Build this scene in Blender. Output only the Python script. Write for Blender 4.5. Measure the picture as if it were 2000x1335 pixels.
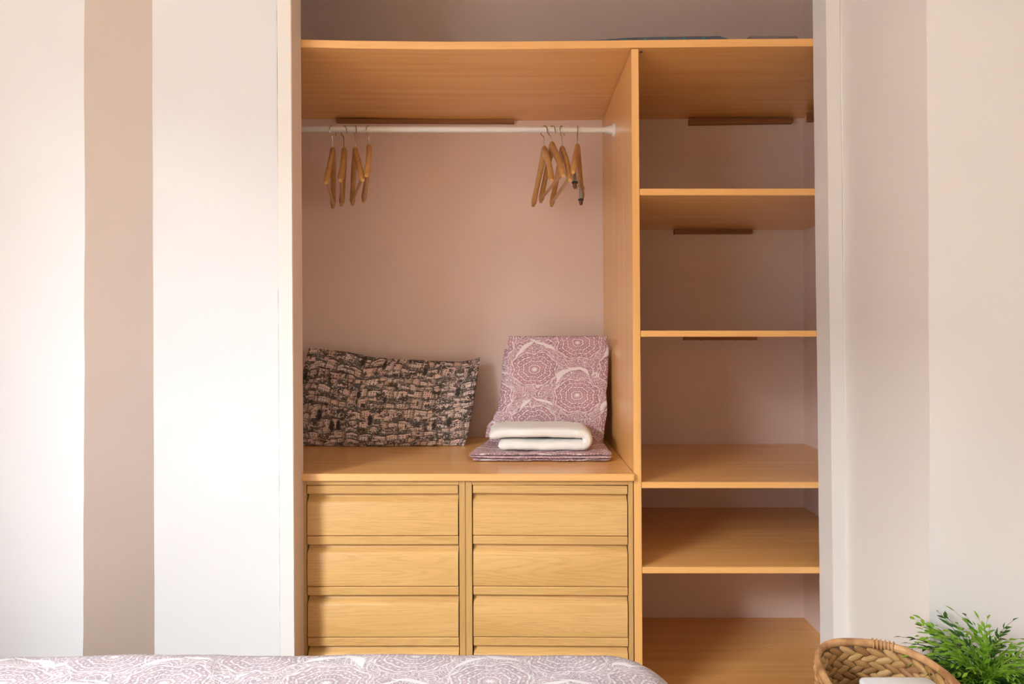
import bpy, bmesh, math, random
from mathutils import Vector, Matrix, noise
S = bpy.context.scene
for o in list(bpy.data.objects): bpy.data.objects.remove(o)
C = S.collection
PI = math.pi
F = 1333.333; VX, VY = 1010.0, 647.0; EYE = 1.25      # 24 mm lens, level camera, eye 1.25 m above the floor

# ---------------------------------------------------------------- camera
cam = bpy.data.cameras.new('camera'); co = bpy.data.objects.new('camera', cam); C.objects.link(co)
cam.lens = 24; cam.sensor_width = 36; cam.sensor_fit = 'HORIZONTAL'
cam.shift_x = -(VX-1000)/2000; cam.shift_y = (VY-667.5)/2000
cam.clip_start = .02
co.location = (0, 0, EYE); co.rotation_euler = (PI/2, 0, 0)
S.camera = co

# ---------------------------------------------------------------- light
S.view_settings.view_transform = 'Standard'; S.view_settings.look = 'None'
S.view_settings.gamma = 1; S.view_settings.use_curve_mapping = False
S.view_settings.exposure = 0.12
w = bpy.data.worlds.new('world'); S.world = w; w.use_nodes = True
bg = w.node_tree.nodes['Background']; bg.inputs[0].default_value = (.80, .90, 1, 1); bg.inputs[1].default_value = 1.0
RX0, RX1, RY0, RZ1 = -2.20, 2.3, -2.6, 2.75           # the room
WY0, WY1, WZ0, WZ1 = -1.95, .05, .35, 2.42           # window in the left wall
BX0, BX1, BZ0, BZ1 = -1.0, .1, .5, 1.9                # opening added in the right wall for fill light
def area(name, loc, rot, sx, sy, power, col):
    l = bpy.data.lights.new(name, 'AREA'); l.shape = 'RECTANGLE'; l.size = sx; l.size_y = sy
    l.energy = power; l.color = col
    o = bpy.data.objects.new(name, l); C.objects.link(o); o.location = loc; o.rotation_euler = rot
    return o
area('window_daylight', (RX0-.10, (WY0+WY1)/2, (WZ0+WZ1)/2), (0, -PI/2, 0), WZ1-WZ0, WY1-WY0, 36, (.895, .95, 1))
area('sky_over_roofs', (RX0-1.25, -1.7, 4.30), (0, -PI/2+.65, 0), 3.0, 5.0, 5200, (.885, .95, 1))
area('side_fill_light', (RX1+.08, (BX0+BX1)/2, (BZ0+BZ1)/2), (0, PI/2, 0), BZ1-BZ0, BX1-BX0, 11, (1, .97, .94))  # added fill lamp behind the made-up opening on the right

# ---------------------------------------------------------------- helpers
def at(px, py, D):
    return Vector(((px-VX)/F*D, D, EYE+(VY-py)/F*D))
def xx(px, D): return (px-VX)/F*D
def zz(py, D): return EYE+(VY-py)/F*D
def tag(o, label=None, cat=None, group=None, kind=None):
    if label: o['label'] = label
    if cat: o['category'] = cat
    if group: o['group'] = group
    if kind: o['kind'] = kind
    return o
def empty(name, loc, rz=0):
    o = bpy.data.objects.new(name, None); C.objects.link(o); o.location = loc; o.rotation_euler = (0, 0, rz)
    o.empty_display_size = .05
    return o
def link(name, me, mat, parent=None, loc=None):
    o = bpy.data.objects.new(name, me); C.objects.link(o)
    if mat and not me.materials: me.materials.append(mat)
    if loc is not None: o.location = loc
    if parent: o.parent = parent
    return o
def obj(name, bm, mat, parent=None, smooth=True, keep=False, sharp=35):
    """bm in the parent's coordinates (or world); the origin goes to the base centre of the mesh"""
    bmesh.ops.recalc_face_normals(bm, faces=bm.faces) if not keep else None
    c = Vector((0, 0, 0))
    if bm.verts:
        xs = [v.co.x for v in bm.verts]; ys = [v.co.y for v in bm.verts]; zs = [v.co.z for v in bm.verts]
        c = Vector(((min(xs)+max(xs))/2, (min(ys)+max(ys))/2, min(zs)))
        for v in bm.verts: v.co -= c
    me = bpy.data.meshes.new(name); bm.to_mesh(me); bm.free()
    if smooth:
        me.polygons.foreach_set('use_smooth', [True]*len(me.polygons))
        me.set_sharp_from_angle(angle=math.radians(sharp))
    return link(name, me, mat, parent, c)
def hexa(bm, p, bev=.0):
    """8 points: bottom 4 (ccw) then top 4"""
    vs = [bm.verts.new(q) for q in p]
    fs = [bm.faces.new([vs[i] for i in f]) for f in ((3,2,1,0),(4,5,6,7),(0,1,5,4),(1,2,6,5),(2,3,7,6),(3,0,4,7))]
    if bev > 0:
        es = list({e for f in fs for e in f.edges})
        bmesh.ops.bevel(bm, geom=es, offset=bev, segments=2, affect='EDGES', clamp_overlap=True)
def box(bm, x0, x1, y0, y1, z0, z1, bev=0.0):
    hexa(bm, [(x0,y0,z0),(x1,y0,z0),(x1,y1,z0),(x0,y1,z0),(x0,y0,z1),(x1,y0,z1),(x1,y1,z1),(x0,y1,z1)], bev)
def lbox(bm, b, t, y0, y1, z0, z1, bev=0.0):
    """leaning box: b=(x0,x1) at z0, t=(x0,x1) at z1"""
    hexa(bm, [(b[0],y0,z0),(b[1],y0,z0),(b[1],y1,z0),(b[0],y1,z0),(t[0],y0,z1),(t[1],y0,z1),(t[1],y1,z1),(t[0],y1,z1)], bev)
def tube(bm, pts, rads, n=10, caps=True):
    pts = [Vector(p) for p in pts]
    if not isinstance(rads, (list, tuple)): rads = [rads]*len(pts)
    rings = []; up = None
    for i, p in enumerate(pts):
        a = pts[max(i-1, 0)]; b = pts[min(i+1, len(pts)-1)]
        t = (b-a).normalized()
        if up is None:
            up = Vector((0, 0, 1)) if abs(t.z) < .9 else Vector((1, 0, 0))
        s = t.cross(up).normalized(); up = s.cross(t).normalized()
        r = rads[i]
        rx, ry = r if isinstance(r, tuple) else (r, r)
        rings.append([bm.verts.new(p+s*math.cos(2*PI*k/n)*rx+up*math.sin(2*PI*k/n)*ry) for k in range(n)])
    for A, B in zip(rings, rings[1:]):
        for k in range(n): bm.faces.new((A[k], A[(k+1)%n], B[(k+1)%n], B[k]))
    if caps:
        bm.faces.new(list(reversed(rings[0]))); bm.faces.new(rings[-1])
    return rings
def interp(x, pts):
    if x <= pts[0][0]: return pts[0][1]
    for (a, b), (c, d) in zip(pts, pts[1:]):
        if x <= c: return b+(d-b)*(x-a)/(c-a)
    return pts[-1][1]
def smooth_interp(x, pts):
    if x <= pts[0][0]: return pts[0][1]
    for (a, b), (c, d) in zip(pts, pts[1:]):
        if x <= c:
            t = (x-a)/(c-a); t = t*t*(3-2*t); return b+(d-b)*t
    return pts[-1][1]

# ---------------------------------------------------------------- node expressions
class G:
    """small compiler: python arithmetic -> Math nodes"""
    def __init__(s, name):
        s.m = bpy.data.materials.new(name); s.m.use_nodes = True; s.t = s.m.node_tree
        s.b = s.t.nodes['Principled BSDF']; s.n = 0
    def node(s, typ, **k):
        n = s.t.nodes.new(typ)
        for a, b in k.items(): setattr(n, a, b)
        return n
    def put(s, sock, v):
        if isinstance(v, X): v = v.k
        if isinstance(v, bpy.types.NodeSocket): s.t.links.new(v, sock)
        else: sock.default_value = v
    def math(s, op, *a, clamp=False):
        n = s.node('ShaderNodeMath', operation=op, use_clamp=clamp)
        for i, v in enumerate(a): s.put(n.inputs[i], v)
        return X(s, n.outputs[0])
    def coords(s, kind='Object', scale=(1, 1, 1), rand=False, rot=(0, 0, 0)):
        tc = s.node('ShaderNodeTexCoord'); mp = s.node('ShaderNodeMapping')
        s.t.links.new(tc.outputs[kind], mp.inputs[0]); mp.inputs['Scale'].default_value = scale
        mp.inputs['Rotation'].default_value = rot
        if rand:
            oi = s.node('ShaderNodeObjectInfo')
            m = s.math('MULTIPLY', X(s, oi.outputs['Random']), 37.0)
            cb = s.node('ShaderNodeCombineXYZ')
            for i in range(3): s.put(cb.inputs[i], m)
            s.t.links.new(cb.outputs[0], mp.inputs['Location'])
        return mp.outputs[0]
    def sep(s, v):
        n = s.node('ShaderNodeSeparateXYZ'); s.t.links.new(v, n.inputs[0])
        return X(s, n.outputs[0]), X(s, n.outputs[1]), X(s, n.outputs[2])
    def comb(s, x, y, z=0.0):
        n = s.node('ShaderNodeCombineXYZ')
        for i, v in enumerate((x, y, z)): s.put(n.inputs[i], v)
        return n.outputs[0]
    def noise(s, v, scale=5., detail=2., rough=.5, dist=0.):
        n = s.node('ShaderNodeTexNoise'); s.t.links.new(v, n.inputs['Vector'])
        n.inputs['Scale'].default_value = scale; n.inputs['Detail'].default_value = detail
        n.inputs['Roughness'].default_value = rough; n.inputs['Distortion'].default_value = dist
        return X(s, n.outputs[0])
    def voro(s, v, scale=5., feature='F1', rnd=1.0):
        n = s.node('ShaderNodeTexVoronoi', feature=feature); s.t.links.new(v, n.inputs['Vector'])
        n.inputs['Scale'].default_value = scale; n.inputs['Randomness'].default_value = rnd
        return X(s, n.outputs[0])
    def hash(s, x, y):
        n = s.node('ShaderNodeTexWhiteNoise', noise_dimensions='2D'); s.t.links.new(s.comb(x, y), n.inputs['Vector'])
        return X(s, n.outputs[0])
    def ss(s, x, a, b):
        n = s.node('ShaderNodeMapRange', interpolation_type='SMOOTHSTEP')
        s.put(n.inputs[0], x); n.inputs[1].default_value = a; n.inputs[2].default_value = b
        return X(s, n.outputs[0])
    def mix(s, f, a, b):
        n = s.node('ShaderNodeMix', data_type='RGBA')
        s.put(n.inputs[0], f)
        for i, v in ((6, a), (7, b)):
            if isinstance(v, tuple): v = v+(1,) if len(v) == 3 else v
            s.put(n.inputs[i], v)
        return n.outputs[2]
    def ramp(s, f, stops):
        n = s.node('ShaderNodeValToRGB'); s.put(n.inputs[0], f); e = n.color_ramp.elements
        while len(e) < len(stops): e.new(.5)
        for q, (p, c) in zip(e, stops): q.position = p; q.color = c+(1,)
        return n.outputs[0]
    def bump(s, h, strength=.3, dist=.001):
        n = s.node('ShaderNodeBump'); s.put(n.inputs['Height'], h)
        n.inputs['Strength'].default_value = strength; n.inputs['Distance'].default_value = dist
        s.t.links.new(n.outputs[0], s.b.inputs['Normal'])
    def col(s, c):
        if isinstance(c, tuple): c = c+(1,)
        s.put(s.b.inputs['Base Color'], c)
    def rough(s, r, spec=.5):
        s.put(s.b.inputs['Roughness'], r); s.b.inputs['Specular IOR Level'].default_value = spec
class X:
    def __init__(s, g, k): s.g = g; s.k = k
    def __add__(s, o): return s.g.math('ADD', s, o)
    __radd__ = __add__
    def __sub__(s, o): return s.g.math('SUBTRACT', s, o)
    def __rsub__(s, o): return s.g.math('SUBTRACT', o, s)
    def __mul__(s, o): return s.g.math('MULTIPLY', s, o)
    __rmul__ = __mul__
    def __truediv__(s, o): return s.g.math('DIVIDE', s, o)
    def floor(s): return s.g.math('FLOOR', s)
    def fract(s): return s.g.math('FRACT', s)
    def abs(s): return s.g.math('ABSOLUTE', s)
    def sin(s): return s.g.math('SINE', s)
    def cos(s): return s.g.math('COSINE', s)
    def sqrt(s): return s.g.math('SQRT', s)
    def lt(s, o): return s.g.math('LESS_THAN', s, o)
    def gt(s, o): return s.g.math('GREATER_THAN', s, o)
    def min(s, o): return s.g.math('MINIMUM', s, o)
    def max(s, o): return s.g.math('MAXIMUM', s, o)
def lin(r, g, b):
    f = lambda c: (c/255/12.92) if c/255 <= .04045 else ((c/255+.055)/1.055)**2.4
    return (f(r), f(g), f(b))

# ---------------------------------------------------------------- materials
def plaster(name, c, bumpy=.25, spots=True):
    g = G(name); v = g.coords('Object')
    n1 = g.noise(v, 2.2, 3, .5); n2 = g.noise(v, 14, 3, .6)
    a = tuple(x*.955 for x in c)
    g.col(g.mix(g.ss(n1, .3, .7), a, c)); g.rough(.55, .3)
    sc = g.noise(g.coords('Object', (1, 1, .12)), 9, 2, .5)
    g.bump(n1*1.5+n2*.5+sc*.6, bumpy, .004)
    return g.m
def laminate(name, axis, c1, c2, c3, rough=.26, coarse=1.0, rand=True, streak=.5):
    """fine straight grain along an axis (0 x, 1 y, 2 z)"""
    g = G(name)
    sc = [34.*coarse, 34.*coarse, 34.*coarse]; sc[axis] = 1.1
    sf = [260.*coarse]*3; sf[axis] = 7.
    v = g.coords('Object', tuple(sc), rand); vf = g.coords('Object', tuple(sf), rand)
    a = g.noise(v, 1, 3, .55, .25); b = g.noise(vf, 1, 2, .6)
    base = g.mix(g.ss(a, .32, .68), c1, c2)
    g.col(g.mix(g.ss(b, .52, .8)*streak, base, c3)); g.rough(rough, .5)
    g.bump(b, .04, .0006)
    if rough < .3: g.b.inputs['Coat Weight'].default_value = .35; g.b.inputs['Coat Roughness'].default_value = .16; g.b.inputs['Coat IOR'].default_value = 1.6
    return g.m
def oak(name, axis, c1, c2, c3):
    """oak foil with cathedral grain"""
    g = G(name)
    sc = [11.]*3; sc[axis] = .6
    v = g.coords('Object', tuple(sc), True)
    n = g.noise(v, 1.1, 2, .5, .5)
    ring = ((n*26.).fract()-.5).abs()*2.
    sf = [330.]*3; sf[axis] = 13.
    pores = g.noise(g.coords('Object', tuple(sf), True), 1, 2, .6)
    a = g.noise(g.coords('Object', tuple([5. if i != axis else .8 for i in range(3)]), True), 2, 3, .5)
    base = g.mix(g.ss(a, .3, .7), c1, c2)
    base = g.mix(g.ss(ring, .35, 1.)*.22, base, c3)
    g.col(g.mix(g.ss(pores, .50, .72)*.42, base, c3)); g.rough(.38, .4)
    g.bump(pores*-1., .12, .0006)
    return g.m
WALL = (.74, .735, .74)
M = {}
M['wall'] = plaster('wall_paint', WALL)
M['back'] = plaster('closet_back_paint', (.84, .65, .56), .2)
M['gloss_white'] = plaster('casing_gloss_paint', (.80, .765, .73), .15)
M['tan'] = plaster('tan_wall_paint', (.84, .74, .64), .15)
M['brown_wall'] = plaster('rear_wall_paint', (.42, .34, .28), .15)
M['ceiling'] = plaster('ceiling_paint', (.80, .79, .77), .1)
B1, B2, B3 = (.86, .475, .165), (.80, .412, .130), (.69, .32, .09)
M['beech_x'] = laminate('beech_laminate_horizontal', 0, B1, B2, B3)
M['beech_z'] = laminate('beech_laminate_vertical', 2, B1, B2, B3)
O1, O2, O3 = (.70, .43, .165), (.63, .37, .13), (.45, .24, .07)
M['oak_x'] = oak('oak_foil_horizontal', 0, O1, O2, O3)
M['oak_z'] = oak('oak_foil_vertical', 2, tuple(c*.93 for c in O1), tuple(c*.9 for c in O2), O3)
M['rough_wood'] = laminate('rough_batten_wood', 0, (.40, .19, .07), (.25, .10, .035), (.10, .04, .014), .6, .6)
M['hanger_wood'] = laminate('varnished_hanger_wood', 1, (.60, .33, .12), (.48, .235, .075), (.36, .16, .05), .3, .5)
M['floor'] = laminate('floor_wood', 0, (.68, .45, .24), (.60, .37, .18), (.45, .27, .12), .4, .2)
def plain(name, c, rough=.5, metal=0., spec=.5, nz=None):
    g = G(name)
    if nz:
        n = g.noise(g.coords('Object'), nz, 3, .5); g.col(g.mix(n, tuple(x*.9 for x in c), c)); g.bump(n, .1, .001)
    else: g.col(c)
    g.rough(rough, spec); g.b.inputs['Metallic'].default_value = metal
    return g.m
M['rod'] = plain('white_enamel', (.80, .78, .74), .3, nz=30)
M['steel'] = plain('steel_wire', (.50, .48, .46), .25, 1., nz=90)
M['dark_steel'] = plain('worn_clip_steel', (.30, .28, .27), .32, 1., nz=120)
M['black'] = plain('black_rubber', (.02, .018, .016), .5, nz=60)
M['brown_tip'] = plain('brown_rubber_tip', (.16, .06, .03), .5, nz=60)
M['filler'] = plain('dark_joint', (.10, .06, .035), .8, nz=60)
M['white_plastic'] = plain('white_plastic', (.80, .81, .83), .3, nz=25)
M['pot'] = plain('dark_plastic_pot', (.025, .025, .025), .45, nz=40)
M['soil'] = plain('moss', (.03, .045, .012), .9, nz=80)
M['dark_wood'] = laminate('white_stained_table_wood', 0, (.62, .58, .53), (.55, .5, .45), (.4, .36, .3), .5)

def paisley(name, base, tint, dark, strength=1.0):
    """mauve medallions and ogee scrolls printed on white cotton; UVs are metres of cloth"""
    g = G(name); uv = g.coords('UV')
    wob = g.noise(uv, 14., 2, .5); wob2 = g.noise(g.comb(*[q+7.3 for q in g.sep(uv)[:2]]), 14., 2, .5)
    u, v, _ = g.sep(uv)
    u = u+(wob-.5)*.020; v = v+(wob2-.5)*.020
    A, B = .155, .098
    def cell(du, dv):
        p = (u+du)/(2*A); q = (v+dv)/(2*B)
        return ((p+.5).fract()-.5)*(2*A), ((q+.5).fract()-.5)*(2*B)
    def rad(x, y):
        a = x/.086; b = y/.064
        return (a*a+b*b).sqrt()
    x1, y1 = cell(0., 0.); x2, y2 = cell(A, B)
    r1, r2 = rad(x1, y1), rad(x2, y2)
    s = r1.lt(r2)
    x = x1*s+x2*(1.-s); y = y1*s+y2*(1.-s)
    r = r1.min(r2); th = g.math('ARCTAN2', y/.064, x/.086)
    # medallion: dashed scalloped lace
    c8 = (th*8.).cos(); c4 = (th*4.).cos(); c24 = (th*24.).cos()
    rr = r*(c8*.05+c4*.05+1.)+(wob2-.5)*.10
    ring = ((rr*4.3).fract()-.5).abs()*2.
    ph = (rr*4.3).floor()
    dash = g.ss((th*(20.)+ph*1.7).cos(), -.55, .1)
    lace = g.ss(ring, .62, .86)*(dash*.7+.3)
    petal = g.ss(((th*12.+ph*2.1).sin()*((rr*4.3).fract()*PI).sin()).abs(), .78, .95)*.7
    fine = g.ss(c24*(rr*58.).sin(), .35, .75)*.5
    lim = g.math('SUBTRACT', 1.02, (th*6.+wob*5.).cos()*.06)
    inside = g.math('SUBTRACT', 1., g.ss(rr-lim, -.04, .03))
    rim = g.ss((rr-lim).abs(), .06, .015)*.85
    core = g.math('SUBTRACT', 1., g.ss(r*(c8*.25+1.), .07, .12))
    whiteM = ((lace.max(petal)).max(fine).max(core)).max(rim)
    # field between: florets, curls and specks
    n = g.noise(uv, 26., 1.5, .5, 1.9)
    cont = ((n*7.).fract()-.5).abs()*2.
    scr = g.ss(cont, .72, .93)*.8
    n2 = g.noise(uv, 150., 2., .6, .5)
    speck = g.ss(n2, .54, .66)*.55
    vo = g.voro(g.comb(u+(n-.5)*.02, v*1.2), 21., 'F1')
    drop = ((vo*7.5).fract()-.5).abs()*2.
    swirl = g.ss(drop, .68, .90)*.9
    # white swashes that sweep diagonally between the medallions
    w3 = g.noise(uv, 6., 1., .5); w4 = g.noise(g.comb(u+5.1, v+2.2), 6.5, 1., .5)
    p_ = u/A+v/B; q_ = u/A-v/B
    sp = ((p_/2.+(q_*PI).sin()*.07+(w3-.5)*.55+(wob-.5)*.12).fract()-.5).abs()
    sq = ((q_/2.+(p_*PI).sin()*.07+(w4-.5)*.55+(wob2-.5)*.12).fract()-.5).abs()
    tp = g.ss((q_*PI+w4*5.).cos(), .0, 1.)*.044+(wob-.5)*.05; tq = g.ss((p_*PI+w3*5.+2.2).cos(), .0, 1.)*.044+(wob2-.5)*.05
    b1 = g.ss(sp-tp, .006, -.010); b2 = g.ss(sq-tq, .006, -.010)
    band = b1.max(b2)
    e1 = g.ss((sp-tp-.022).abs(), .012, .004); e2 = g.ss((sq-tq-.022).abs(), .012, .004)
    edge = (e1.max(e2))*.8
    whiteF = scr.max(speck).max(swirl)
    inside = inside*g.math('SUBTRACT', 1., band*g.ss(r, .62, .75))
    white = (whiteM*inside+whiteF*g.math('SUBTRACT', 1., inside)).max(band*g.ss(r, .62, .75))
    # thin dark outlines
    ink = (g.ss(ring, .48, .60)*(1.-g.ss(ring, .64, .74)))*inside+(g.ss(drop, .5, .6)*(1.-g.ss(drop, .64, .74)))*(1.-inside)
    ink = (ink*.75).max(edge*.8)
    tone = g.noise(uv, 22., 2, .5)
    tt = g.mix(g.ss(tone, .4, .62), tint, tuple(a*.6+b*.4 for a, b in zip(tint, dark)))
    c = g.mix(ink*.8*strength, tt, dark)
    c = g.mix((white*.93).min(1.), c, base)
    g.col(c); g.rough(.75, .2)
    wv = g.noise(g.coords('UV', (900, 900, 1)), 1, 2, .5)
    g.bump(wv, .06, .0004)
    return g.m
M['paisley'] = paisley('mauve_paisley_cotton', (.78, .70, .69), (.46, .235, .27), (.27, .13, .17))
M['paisley_bed'] = paisley('pale_mauve_paisley_cotton', (.72, .72, .74), (.46, .37, .405), (.29, .25, .29), .9)

def townscape(name):
    """ink drawing of a hillside town: rows of little houses, cypresses and scribbled trees"""
    g = G(name); uv = g.coords('UV'); u0, v0, _ = g.sep(uv)
    w1 = g.noise(uv, 7., 1, .5); w2 = g.noise(g.comb(u0+3.1, v0+1.7), 8., 1, .5); w3 = g.noise(uv, 90., 2, .5)
    u = u0+(w1-.5)*.030+(w3-.5)*.003; v = v0+(w2-.5)*.060+(w3-.5)*.003
    def layer(H, W, o1, o2):
        row = (v/H).floor(); off = g.hash(row, row*0.+o1)
        q = u/W+off*5.; c = q.floor(); lx = q.fract(); ly = (v/H).fract()
        h = g.hash(c+o1, row+o2); h2 = g.hash(c+o2+9., row)
        top = h*.55+.38
        gable = top+(.10-((lx-.5).abs()*.22))*h2.gt(.5)
        body = ly.lt(gable)
        ex = ((lx-.5).abs()).gt(.455); er = g.ss((ly-gable).abs(), .075, .02)
        n = (h2*3.).floor()+4.
        wx = ((lx*n).fract()-.5).abs().lt(.19); wy = ((ly*4.6+.1).fract()-.5).abs().lt(.26)
        win = wx*wy*(ly.lt(top-.08))*h2.gt(.15)
        side = lx.gt(.70)*h.gt(.45)*.38
        ink = (((ex*body*.85).max(er)).max(win*.88)).max(side*body)
        return body, ink, h, h2
    b1, i1, h, h2 = layer(.0240, .028, .3, 4.)
    b2, i2, k, k2 = layer(.042, .046, 6.3, 2.)
    pick = g.ss(g.noise(uv, 14., 2, .5), .47, .51)
    body = b1*(1.-pick)+b2*pick; ink = i1*(1.-pick)+i2*pick; hh = h*(1.-pick)+k*pick
    tone = g.ramp(hh, [(0., (.80, .68, .61)), (.45, (.86, .71, .63)), (.8, (.74, .54, .44)), (.96, (.78, .62, .54)), (1., (.84, .73, .67))])
    sc = g.noise(uv, 210., 3., .75, 1.); sc2 = g.noise(uv, 85., 3., .7, 1.5)
    big = g.noise(g.comb(u0, v0*1.7), 19., 3, .62)
    bush = g.ss(big, .53, .565)
    leaf = g.ss(sc2, .38, .52)*.97
    cyp = 1.-g.ss(g.voro(g.comb(u0+(sc2-.5)*.020, v0*.42+(sc2-.5)*.012), 21., 'F1'), .17, .24)
    cyp2 = 1.-g.ss(g.voro(g.comb(u0*1.5+4., v0*.55), 30., 'F1'), .16, .22)
    fol = ((bush*leaf).max(cyp*g.ss(sc, .25, .42))).max(cyp2*.9)
    outside = (1.-body)*g.ss(sc2, .34, .48)
    terr = ((v*31.+(g.noise(uv, 9., 2, .5))*2.).fract()-.5).abs().lt(.055)*.55
    line = g.ss(sc, .56, .64)*.42
    dark = (((ink.max(fol)).max(outside*.9)).max(line)).max(terr)
    och = g.hash((u0*26.).floor(), (v0*70.).floor()).gt(.98)
    c = g.mix(och*.6, tone, (.46, .34, .07))
    g.col(g.mix((dark*.95).min(1.), c, (.012, .011, .013))); g.rough(.8, .2)
    g.bump(g.noise(g.coords('UV', (900, 900, 1)), 1, 2, .5), .08, .0004)
    return g.m
M['town'] = townscape('townscape_print_cotton')

def cloth_mat(name, c, sc=500.):
    g = G(name); v = g.coords('Object')
    n = g.noise(v, sc, 2, .6); m = g.noise(v, 18, 3, .5)
    g.col(g.mix(g.ss(m, .3, .7), tuple(x*.94 for x in c), c)); g.rough(.9, .1)
    g.bump(n*.6+m, .5, .0015); g.b.inputs['Sheen Weight'].default_value = .2
    return g.m
M['towel'] = cloth_mat('white_terry', (.82, .80, .755))
M['sheet'] = cloth_mat('white_sheet', (.78, .77, .75))
def teal_check():
    g = G('blue_grey_check'); x, y, z = g.sep(g.coords('Object'))
    a = ((x*17.).fract()-.5).abs().gt(.44); n = g.noise(g.coords('Object'), 60, 2)
    base = g.mix(n, (.10, .12, .15), (.17, .17, .20))
    g.col(g.mix(a*.8, base, (.05, .30, .36))); g.rough(.8, .2); return g.m
M['check'] = teal_check()
M['mauve_grey'] = cloth_mat('mauve_grey_cloth', (.22, .15, .15))
def straw():
    g = G('water_hyacinth'); oi = g.node('ShaderNodeObjectInfo')
    v = g.coords('Object', (60, 500, 500), True); f = g.noise(v, 1, 3, .6); r = X(g, oi.outputs['Random'])
    c = g.ramp(r, [(0., (.24, .115, .035)), (.35, (.40, .225, .08)), (.7, (.50, .31, .125)), (1., (.31, .145, .06))])
    g.col(g.mix(g.ss(f, .45, .75)*.6, c, (.16, .075, .025))); g.rough(.55, .4); g.bump(f, .5, .001)
    return g.m
M['straw'] = straw()
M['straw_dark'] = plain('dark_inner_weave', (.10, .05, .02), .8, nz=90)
def leafmat(name, a, b):
    g = G(name); oi = g.node('ShaderNodeObjectInfo'); r = X(g, oi.outputs['Random'])
    n = g.noise(g.coords('Object'), 30, 2)
    c = g.mix((r*.6+n*.5).min(1.), a, b); g.col(c); g.rough(.45, .35)
    tr = g.node('ShaderNodeBsdfTranslucent'); g.t.links.new(c, tr.inputs[0])
    mx = g.node('ShaderNodeMixShader'); mx.inputs[0].default_value = .35
    g.t.links.new(g.b.outputs[0], mx.inputs[1]); g.t.links.new(tr.outputs[0], mx.inputs[2])
    g.t.links.new(mx.outputs[0], g.t.nodes['Material Output'].inputs[0])
    return g.m
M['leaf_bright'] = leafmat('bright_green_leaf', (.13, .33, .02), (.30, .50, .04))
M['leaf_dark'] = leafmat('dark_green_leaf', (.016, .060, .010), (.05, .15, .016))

# ---------------------------------------------------------------- the room
YF, YD, YB = 1.92, 2.00, 2.68        # wall face, shelf fronts, closet back
XL, XR = -.872, 1.126                # closet side walls
def struct(name, bm, mat, label=None, smooth=True):
    o = obj(name, bm, mat, smooth=smooth); o['kind'] = 'structure'
    if label: o['label'] = label
    return o
b = bmesh.new(); box(b, RX0, RX1, RY0, 2.86, -.12, 0); struct('floor', b, M['floor'], 'wooden floor of the bedroom')
b = bmesh.new(); box(b, RX0, RX1, RY0, 2.86, RZ1, RZ1+.1); struct('ceiling', b, M['ceiling'], 'white ceiling')
b = bmesh.new(); box(b, XL-.12, XR+.12, YB, YB+.12, 0, RZ1); struct('wall_back', b, M['back'], 'pinkish beige rear wall inside the closet niche')
b = bmesh.new(); box(b, XL-.12, XL, YF+.09, YB, 0, RZ1); struct('wall_niche_left', b, M['back'], 'left side wall inside the closet niche')
b = bmesh.new(); box(b, XR, XR+.12, YF+.09, YB, 0, RZ1); struct('wall_niche_right', b, M['back'], 'right side wall inside the closet niche')
# plaster strips beside the opening, slightly out of plumb like the old house
zt, zb = zz(0, YF), zz(1335, YF)
def lean(pt, pb, D):                  # x at z=0 and z=RZ1 for an edge that is at pixel pt on the top row and pb on the bottom row
    x0, x1 = xx(pt, D), xx(pb, D); z0, z1 = zz(0, D), zz(1335, D)
    k = (x0-x1)/(z0-z1)
    return x1+k*(0-z1), x1+k*(RZ1-z1)
ZH = 2.50
def lerp_lean(l, z): return l[0]+(l[1]-l[0])*z/RZ1
eL = lean(541, 547.5, YF-.006)        # crack between plaster and casing
jL = lean(567.5, 575, YF-.006)        # casing inner edge
jR = lean(1613, 1629, YF-.006)
eR = lean(1640.5, 1656, YF-.006)
pl = lean(297, 302, YF); pr = lean(1641.5, 1657, YF)
def strip(name, l0, l1, y0, y1, z0, z1, mat, label, bev=0, n=1, wob=0, seed=0):
    b = bmesh.new()
    if n == 1:
        lbox(b, (lerp_lean(l0, z0), lerp_lean(l1, z0)), (lerp_lean(l0, z1), lerp_lean(l1, z1)), y0, y1, z0, z1, bev)
    else:                             # hand-plastered edges wander a little
        rows = []
        for i in range(n+1):
            z = z0+(z1-z0)*i/n
            a0 = lerp_lean(l0, z)+wob[0]*noise.noise(Vector((seed, z*2.3, 0)))+wob[0]*.5*noise.noise(Vector((seed, z*9, 4)))
            a1 = lerp_lean(l1, z)+wob[1]*noise.noise(Vector((seed+9, z*2.3, 0)))+wob[1]*.5*noise.noise(Vector((seed+9, z*9, 4)))
            rows.append([b.verts.new(p) for p in ((a0, y0, z), (a1, y0, z), (a1, y1, z), (a0, y1, z))])
        for A, Bq in zip(rows, rows[1:]):
            for k in range(4): b.faces.new((A[k], A[(k+1)%4], Bq[(k+1)%4], Bq[k]))
        b.faces.new(rows[0][::-1]); b.faces.new(rows[-1])
        if bev:
            es = [e for e in b.edges if abs(e.verts[0].co.z-e.verts[1].co.z) > .5*(z1-z0)/n and e.verts[0].co.y < y0+1e-5 and e.verts[1].co.y < y0+1e-5]
            bmesh.ops.bevel(b, geom=es, offset=bev, segments=3, affect='EDGES')
    return struct(name, b, mat, label, smooth=True)
c2 = lambda v: (v, v)
YPL = 1.79; pLx = lean(166, 162.5, YPL); pRx = lean(1810, 1818, 1.52)
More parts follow.
